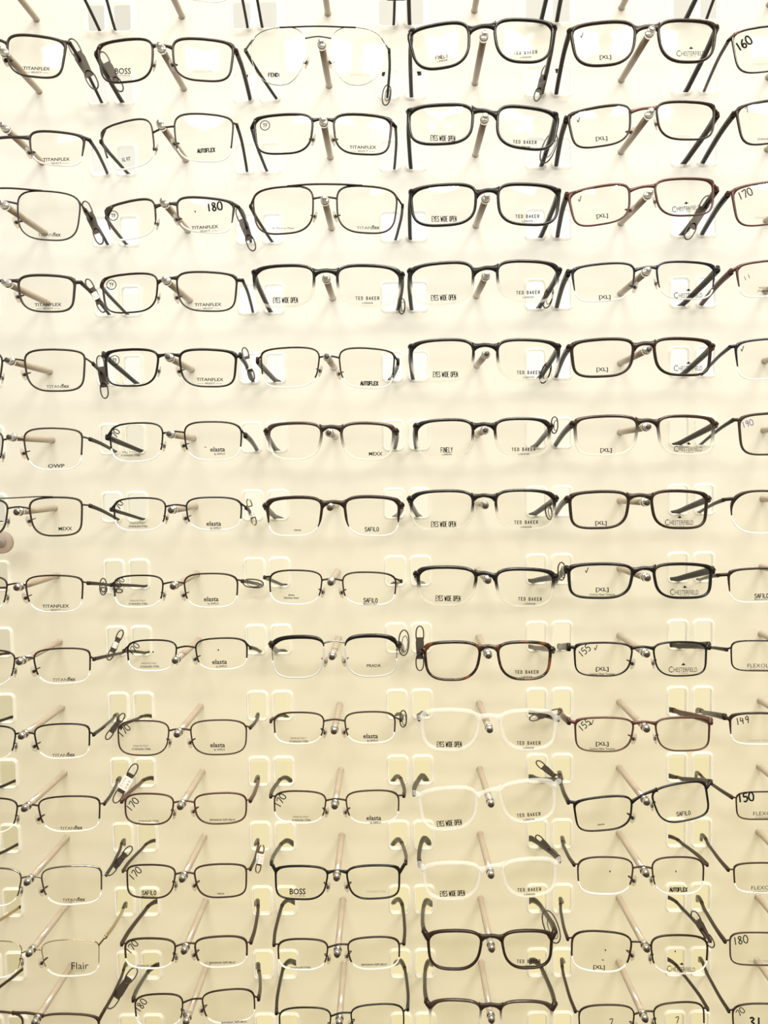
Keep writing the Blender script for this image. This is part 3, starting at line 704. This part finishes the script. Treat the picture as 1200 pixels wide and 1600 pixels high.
# sixth
g(6, 0, 'R', 'sem', 'G', (-88, 672, 7, 736), (36, 669, 129, 734), 'OW,88,728', h=(None, (140, 686)), x=(None, 180), w=1)
g(6, 1, 'V', 'sem', 'K', (172, 661, 256, 721), (287, 659, 378, 719), '#170,179,680,-60,.9;MI,203,709;EL,340,702;ln,321,697,0,1.2', h=((167, 683), (383, 680)), x=(220, 401), tc='B', tk=(.0026, .0011), w=1)
g(6, 2, 'W', 'ace', 'BG', (419, 661, 505, 718), (531, 661, 616, 718), 'MX,587,709', x=(430, 617), w=1)
g(6, 3, 'V', 'ace', 'KG', (650, 656, 741, 715), (772, 654, 859, 712), 'FIN,698,703;TB,818,702', x=(650, 838), w=1)
g(6, 4, 'R', 'ace', 'BG', (898, 650, 998, 711), (1026, 650, 1115, 710), 'XL,947,704;CH,1076,701', x=(868, 1062), w=1)
g(6, 5, 'R', 'met', 'N', (1155, 646, 1245, 710), (1265, 644, 1350, 708), '#*190,1168,662,-15,.85', h=((1146, 656), None), x=(1097, None), tc='K', w=1, f=1.3)
# seventh
g(7, 0, 'R', 'thn', 'G', (-80, 780, 14, 840), (45, 777, 129, 837), 'MX,102,826', bar=[(-30, 780), (20, 778), (60, 776), (82, 776)], h=(None, (140, 790)), x=(None, 184), w=0, f=1.3)
g(7, 1, 'V', 'sem', 'K', (178, 778, 260, 829), (290, 777, 378, 828), '#170,184,792,-60,.9;MI,215,820;EL,334,818', h=((173, 796), (384, 793)), x=(222, 394), w=0, tc='G')
g(7, 2, 'R', 'acs', 'B', (418, 777, 505, 837), (537, 776, 624, 837), 'el,465,828;SA,581,827', x=(430, 622), w=1)
g(7, 3, 'V', 'ace', 'KG', (642, 767, 741, 827), (773, 766, 867, 826), 'EWO,693,819;TB,822,816', x=(652, 836), w=1)
g(7, 4, 'R', 'ace', 'B', (890, 768, 984, 825), (1016, 767, 1104, 825), 'XL,939,818;CH,1062,816', x=(869, 1060), w=1)
g(7, 5, 'O', 'smk', 'B', (1142, 767, 1235, 833), (1256, 766, 1345, 831), '', h=((1131, 781), None), x=(1094, None), w=0, d='dark brown half-rim eyeglasses with round lenses')
# eighth
g(8, 0, 'R', 'sem', 'B', (-80, 900, 13, 958), (39, 899, 130, 956), 'TX,87,947', h=(None, (137, 911)), x=(None, 185), w=0)
g(8, 1, 'V', 'sem', 'B', (178, 899, 256, 949), (287, 896, 372, 949), '#170,187,911,-55,.8;MI,215,941;EL,330,936', h=((173, 914), (378, 908)), x=(225, 404), w=0)
g(8, 2, 'V', 'sem', 'B', (421, 891, 504, 944), (534, 894, 619, 945), 'ES,455,932;SM,579,938', h=((413, 902), (627, 908)), x=(440, 620), w=0, a1=204)
g(8, 3, 'W', 'ace', 'KG', (652, 886, 746, 945), (772, 889, 866, 947), 'EWO,700,935;TB,828,936', x=(655, 832), w=0, f=1.15)
g(8, 4, 'R', 'ace', 'K', (888, 881, 990, 934), (1020, 881, 1111, 934), 'CF,941,922;CH,1070,925;ck,917,891', x=(869, 1058), w=0, tk=(.0036, .0013))
g(8, 5, 'R', 'smk', 'B', (1138, 888, 1230, 941), (1252, 886, 1340, 940), 'SM,1190,931', h=((1122, 899), None), x=(1094, None), w=0)
# ninth
g(9, 0, 'R', 'sem', 'B', (-68, 1016, 25, 1072), (52, 1013, 142, 1068), 'TF,100,1062', h=(None, (146, 1030)), x=(None, 190), w=-1)
g(9, 1, 'V', 'sem', 'K', (199, 1000, 277, 1048), (305, 997, 387, 1046), '#170,209,1014,-50,.9;dt,239,1019;dt,341,1016;MI,233,1039;EL,343,1034', h=((193, 1017), (391, 1012)), x=(226, 406), tc='N', w=-1)
g(9, 2, 'V', 'brw', 'K', (425, 995, 508, 1059), (538, 993, 621, 1057), 'PR,584,1040', x=(432, 630), w=0, a0=4, a1=165)
g(9, 3, 'W', 'ace', 'T', (663, 1003, 752, 1062), (776, 1003, 861, 1061), 'TB,823,1050', x=(660, 836), w=0)
g(9, 4, 'R', 'met', 'K', (897, 1004, 989, 1056), (1020, 1003, 1104, 1056), '#155,913,1017,-40,.95;ck,931,1012;CF,941,1046;CH,1068,1046', h=((889, 1011), (1108, 1009)), x=(875, 1060), tk=(.0038, .0012), tc='B', w=-1)
g(9, 5, 'Q', 'thn', 'K', (1142, 1001, 1230, 1048), (1246, 1000, 1335, 1047), 'FX,1191,1040', h=((1136, 1015), None), x=(1094, None), tc='B', w=-1)
# tenth
g(10, 0, 'R', 'sem', 'K', (-65, 1134, 26, 1188), (53, 1131, 141, 1185), 'TF,99,1180', h=(None, (146, 1148)), x=(None, 176), w=-1)
g(10, 1, 'V', 'thn', 'N', (184, 1126, 265, 1180), (297, 1125, 386, 1179), '#170,194,1142,-45,.95;MI,220,1168;EL,340,1164', h=((188, 1136), (391, 1137)), x=(215, 403), tc='N', w=-1)
g(10, 2, 'V', 'sem', 'N', (428, 1113, 507, 1162), (538, 1112, 618, 1161), 'MI,466,1156;EL,579,1150', h=((423, 1127), (626, 1125)), x=(432, 628), w=-1, a1=200)
g(10, 3, 'W', 'acl', 'C', (658, 1109, 750, 1171), (780, 1110, 869, 1170), 'EWO,702,1163;TB,826,1161', x=(656, 840), w=-1)
g(10, 4, 'R', 'met', 'R', (898, 1121, 991, 1174), (1023, 1121, 1109, 1173), '#155,913,1133,-40,.95;ck,925,1129;CF,941,1163', h=((889, 1127), (1111, 1127)), x=(876, 1062), tk=(.0034, .0012), w=-1)
g(10, 5, 'R', 'smk', 'B', (1140, 1114, 1232, 1163), (1250, 1114, 1338, 1162), '#149,1160,1126,-10,1;sf,1184,1157', h=((1133, 1120), None), x=(1100, None), tk=(.003, .0012), w=-1, d='dark brown half-rim eyeglasses with 149 penned on lens')
# eleventh
g(11, 0, 'R', 'sem', 'B', (-65, 1247, 29, 1302), (59, 1244, 157, 1299), 'TF,111,1294', h=(None, (163, 1256)), x=(None, 182), w=-1)
g(11, 1, 'V', 'thn', 'R', (195, 1240, 272, 1288), (303, 1239, 386, 1287), '#170,207,1257,-50,1;SS,233,1283;BR,348,1281', h=((190, 1252), (391, 1251)), x=(218, 403), w=-2, f=1.2, tk=(.0022, .001))
g(11, 2, 'V', 'sem', 'N', (428, 1236, 510, 1286), (540, 1235, 624, 1286), '#170,438,1251,-60,1;MI,470,1279;EL,584,1278', h=((423, 1244), (631, 1243)), x=(434, 628), tk=(.0022, .001), w=-2)
g(11, 3, 'W', 'acl', 'C', (656, 1231, 748, 1295), (780, 1220, 868, 1283), 'EWO,702,1286;TB,826,1273', x=(653, 845), w=-1, h=((647, 1239), (873, 1221)))
g(11, 4, 'R', 'met', 'K', (898, 1245, 990, 1297), (1020, 1224, 1107, 1283), 'el,939,1288;SA,1068,1271', h=((888, 1253), (1111, 1222)), x=(875, 1066), tk=(.0026, .0011), tc='B', w=-3, f=1.1)
g(11, 5, 'Q', 'thn', 'N', (1150, 1237, 1240, 1280), (1256, 1234, 1345, 1277), '#150,1165,1246,-5,1.2;FX,1200,1271', h=((1144, 1246), None), x=(1100, None), w=-1)
# twelfth
g(12, 0, 'R', 'sem', 'S', (-62, 1356, 35, 1416), (64, 1353, 160, 1413), 'TF,115,1406', h=(None, (166, 1367)), x=(None, 188), w=-2, tc='G')
g(12, 1, 'R', 'thn', 'N', (198, 1351, 275, 1403), (303, 1350, 386, 1402), '#170,211,1365,-45,1;SM,233,1395;el,345,1396', h=((192, 1361), (391, 1358)), x=(222, 403), w=-2, f=1.2)
g(12, 2, 'R', 'met', 'K', (430, 1353, 513, 1405), (541, 1352, 625, 1404), 'BO,465,1393;sf,588,1393', h=((424, 1349), (634, 1348)), x=(436, 630), tk=(.0024, .001), tc='B', w=-2, f=1.1)
g(12, 3, 'W', 'acl', 'C', (662, 1348, 752, 1404), (784, 1342, 869, 1399), 'EWO,707,1396;TB,827,1390', h=((656, 1350), (874, 1343)), x=(657, 845), w=-2)
g(12, 4, 'V', 'sem', 'N', (902, 1339, 990, 1397), (1018, 1339, 1100, 1397), 'dt,953,1362;dt,1056,1362;AF,1060,1390', h=((897, 1351), (1105, 1351)), x=(880, 1070), tk=(.002, .0009), w=-1)
g(12, 5, 'R', 'sem', 'N', (1146, 1348, 1236, 1395), (1250, 1346, 1338, 1393), 'FX,1197,1387', h=((1138, 1359), None), x=(1108, None), tk=(.002, .0009), w=-2)
# thirteenth
g(13, 0, 'R', 'top', 'Y', (-60, 1470, 36, 1528), (64, 1468, 156, 1525), 'FT,125,1510', h=(None, (165, 1464)), x=(None, 190), w=-1, fb=.3, tc='Y')
g(13, 1, 'V', 'sem', 'N', (195, 1466, 275, 1513), (304, 1463, 387, 1511), '#170,206,1480,-50,1;SS,230,1509;BR,348,1504', h=((190, 1475), (392, 1472)), x=(215, 403), tk=(.0024, .001), w=-2, f=1.25)
g(13, 2, 'V', 'sem', 'B', (434, 1467, 513, 1515), (543, 1464, 625, 1514), 'SS,470,1512;BR,585,1507', h=((428, 1476), (631, 1474)), x=(434, 630), tk=(.0022, .001), w=-2, f=1.1)
g(13, 3, 'W', 'ace', 'B', (668, 1454, 754, 1514), (783, 1454, 863, 1512), 'TB,826,1502', h=((663, 1456), (867, 1456)), x=(661, 848), w=-1)
g(13, 4, 'V', 'sem', 'B', (892, 1455, 987, 1518), (1016, 1461, 1106, 1521), 'XL,936,1512;CH,1065,1514;dt,946,1485;ln,942,1498,0,1.4;ln,1055,1505,0,1.4;dt,1055,1487', h=((887, 1467), (1110, 1470)), x=(876, 1070), tk=(.002, .0009), w=-2, f=1.2)
g(13, 5, 'Q', 'thn', 'N', (1140, 1457, 1232, 1508), (1248, 1455, 1338, 1506), '#180,1157,1469,-8,1.1;sf,1185,1502', h=((1133, 1471), None), x=(1100, None), tk=(.0022, .001), w=-2)
# fourteenth, cut by the bottom edge
g(14, 0, 'R', 'met', 'N', (-60, 1580, 37, 1640), (58, 1584, 155, 1642), '', h=(None, (162, 1580)), x=(None, 190), w=-1, fb=.05)
g(14, 1, 'V', 'sem', 'B', (211, 1553, 287, 1605), (316, 1546, 399, 1598), '#180,220,1571,-50,1;BR,366,1597', h=((208, 1562), (404, 1560)), x=(218, 406), tk=(.0026, .001), w=-2)
g(14, 2, 'V', 'thn', 'K', (436, 1574, 518, 1625), (548, 1569, 632, 1622), '', h=((432, 1582), (637, 1576)), x=(438, 634), tk=(.0026, .001), w=-2, f=1.1)
g(14, 3, 'V', 'acs', 'BG', (671, 1562, 752, 1622), (781, 1564, 863, 1624), '', h=((667, 1566), (867, 1569)), x=(664, 850), w=-1, f=.8)
g(14, 4, 'V', 'sem', 'B', (904, 1570, 992, 1625), (1021, 1566, 1101, 1620), '#7,955,1597,0,.9;#7,1058,1594,0,.9', h=((899, 1580), (1106, 1577)), x=(880, 1072), tk=(.002, .0009), w=-2)
g(14, 5, 'V', 'sem', 'B', (1144, 1568, 1236, 1620), (1250, 1566, 1338, 1618), '#70,1157,1581,-40,.9;#31,1180,1597,0,1.3', h=((1139, 1580), None), x=(1104, None), tk=(.002, .0009), w=-2)

# ------------------------------------------------------------------ anti-theft clips and price tags on the temples
def oval(cx, cy, rx, ry, rot, n=20, pinch=0):
    a = np.linspace(0, 2 * math.pi, n, endpoint=False)
    x = np.sign(np.cos(a)) * np.abs(np.cos(a)) ** .8 * rx; y = np.sin(a) * ry
    ca, sa = math.cos(rot), math.sin(rot)
    return np.stack([cx + x * ca - y * sa, cy + x * sa + y * ca], 1)
def clip(r, c, side, f, x, y, ang, ln, plate=1, label=0, loops=2, col='D'):
    """f: fraction of the way from hinge to panel; x, y: centre in the photograph; ang: degrees of its long axis; ln: length in px"""
    P = TAGS[(r, c, side)]; i = int(f * 22); Y = P[i][1]
    A = math.radians(ang)
    o = un([(x, y)], Y)[0]
    d = ('grey security clip' if not label else 'security clip with white label') + (' on right temple, ' if side > 0 else ' on left temple, ') + place(r, c)
    t = root('security_clip', o, d, 'clip', 'security clips on the temples')
    u = np.array([math.cos(A), math.sin(A)]); v = np.array([-u[1], u[0]])
    off = -.004
    if plate:
        h = ln * .11
        pts = [np.array((x, y)) + u * a * ln * .28 + v * b * h for a, b in ((-1, -.8), (-.5, -1), (1, -.7), (1, .7), (-.5, 1), (-1, .8))]
        F0 = un(pts, Y + off); F1 = F0 + np.array([0, .0016, 0])
        n = len(pts)
        MB().add(np.vstack([F0, F1]), [tuple(range(n)), tuple(range(n, 2 * n))[::-1]] + [(i, (i + 1) % n, (i + 1) % n + n, i + n) for i in range(n)]).build('clip_body', col, t, o, smooth=False)
    for q in ((-1, 1)[:loops] if plate else (0,) * loops):
        cpt = np.array((x, y)) + u * q * ln * .36
        rx, ry = (ln * .22, ln * .10) if plate else (ln * .5, ln * .2)
        Lp = un(oval(cpt[0], cpt[1], rx, ry, A), Y + off - .0006 * q)
        if not plate: Lp = Lp + np.array([0, .002, 0])
        MB().add(*sweep(Lp, .0007, .0007, closed=True, k=6, pw=2)).build('wire_loop', col if col != 'Y' else 'Y', t, o)
        if not plate:
            Lp = un(oval(cpt[0] + 1.5, cpt[1] + 1, rx * .62, ry * .55, A), Y + off + .001)
            MB().add(*sweep(Lp, .0004, .0004, closed=True, k=6, pw=2)).build('wire_loop', col, t, o)
            break
    if label:
        h = label
        pts = [np.array((x, y)) + u * a * h + v * b * h * .75 for a, b in ((-1, -1), (1, -1), (1, 1), (-1, 1))]
        F0 = un(pts, Y + off - .0022); F1 = F0 + np.array([0, .0003, 0])
        lo = MB().add(np.vstack([F0, F1]), [(0, 1, 2, 3), (7, 6, 5, 4), (0, 4, 5, 1), (1, 5, 6, 2), (2, 6, 7, 3), (3, 7, 4, 0)]).build('paper_label', 'W', t, o, smooth=False)
        mb = MB()
        for j, s in enumerate(('2 1 7 4', '3 8 0')):
            V, F = text_mesh(s)
            q = V * np.array([h * 1.3, -h * .3]) + np.array([0, (j - .5) * h * .7])
            mb.add(un(np.array((x, y)) + q[:, :1] * u + q[:, 1:] * v, Y + off - .0024), F)
        mb.build('label_print', 'F', lo, o, smooth=False)
    return t
clip(0, 2, 1, .7, 619, -3, 0, 28)
clip(1, 0, 1, .35, 130, 100, 62, 76)
clip(1, 1, -1, .5, 174, 112, 62, 60)
clip(1, 2, 1, .95, 604, 147, 98, 32, 0)
clip(1, 3, 1, .8, 846, 130, 108, 50)
clip(2, 3, 1, .8, 858, 230, 112, 50, 0)
clip(3, 0, 1, .3, 145, 348, 68, 62)
clip(3, 1, 1, .6, 384, 358, 70, 62)
clip(3, 4, 1, .4, 1090, 340, 118, 66)
clip(4, 0, 1, .4, 149, 462, 62, 50, 1, 6)
clip(4, 2, 1, .9, 628, 478, 92, 24, 0)
clip(4, 3, 1, .6, 857, 464, 105, 34, 0)
clip(5, 0, 1, .5, 160, 589, 82, 58)
clip(5, 1, 1, .5, 388, 569, 75, 46, 1, 8)
clip(5, 3, 1, .7, 853, 582, 110, 34, 0, col='K')
clip(6, 3, 1, .3, 867, 664, 92, 26, 0)
clip(7, 1, 1, .5, 393, 800, 75, 36, 1, 8, col='Y')
clip(7, 3, 1, .3, 858, 800, 80, 24, 0)
clip(8, 0, 1, .75, 160, 917, 90, 26, 0)
clip(8, 1, -1, .2, 174, 922, 5, 30, 1, 6)
clip(8, 1, 1, .7, 395, 912, 5, 32, 0, col='N')
clip(8, 3, 1, .1, 878, 893, 90, 28, 0)
clip(9, 0, 1, .8, 180, 1008, -65, 44, 1, 5)
clip(9, 2, 1, .4, 631, 1005, 92, 40, 0)
clip(9, 3, -1, .3, 656, 1013, 90, 60)
clip(10, 0, 1, .7, 180, 1135, -55, 42)
clip(10, 2, 1, .4, 630, 1124, 90, 26, 0)
clip(10, 3, 1, .5, 852, 1117, -15, 44)
clip(11, 0, 1, .8, 196, 1224, -60, 60, 1, 11)
clip(11, 3, 1, .6, 858, 1206, 40, 44)
clip(12, 0, 1, .6, 187, 1345, -50, 50)
clip(12, 1, 1, .5, 406, 1342, 100, 38, 1, 8, col='Y')
clip(12, 3, 1, .6, 854, 1322, 45, 40)
clip(13, 3, 1, .3, 862, 1450, 70, 54, 0)
clip(13, 4, 1, .4, 1098, 1452, 60, 56)
clip(14, 0, 1, .6, 191, 1544, -55, 66)

# round tag hanging low at the left edge
o = un([(1, 848)], -.040)[0]
t = root('security_disc', o, 'round brown plastic security disc at left edge, below seventh full row', 'security tag')
MB().add(*lathe([(0, .0), (0, .0100), (.0012, .0115), (.0045, .0115), (.0058, .0102), (.0058, 0)], 32, o)).build('disc', 'padbrown', t, o)
MB().add(*lathe([(-.0010, .0), (-.0010, .0050), (.0005, .0056)], 24, o)).build('raised_centre', 'padbrown', t, o)
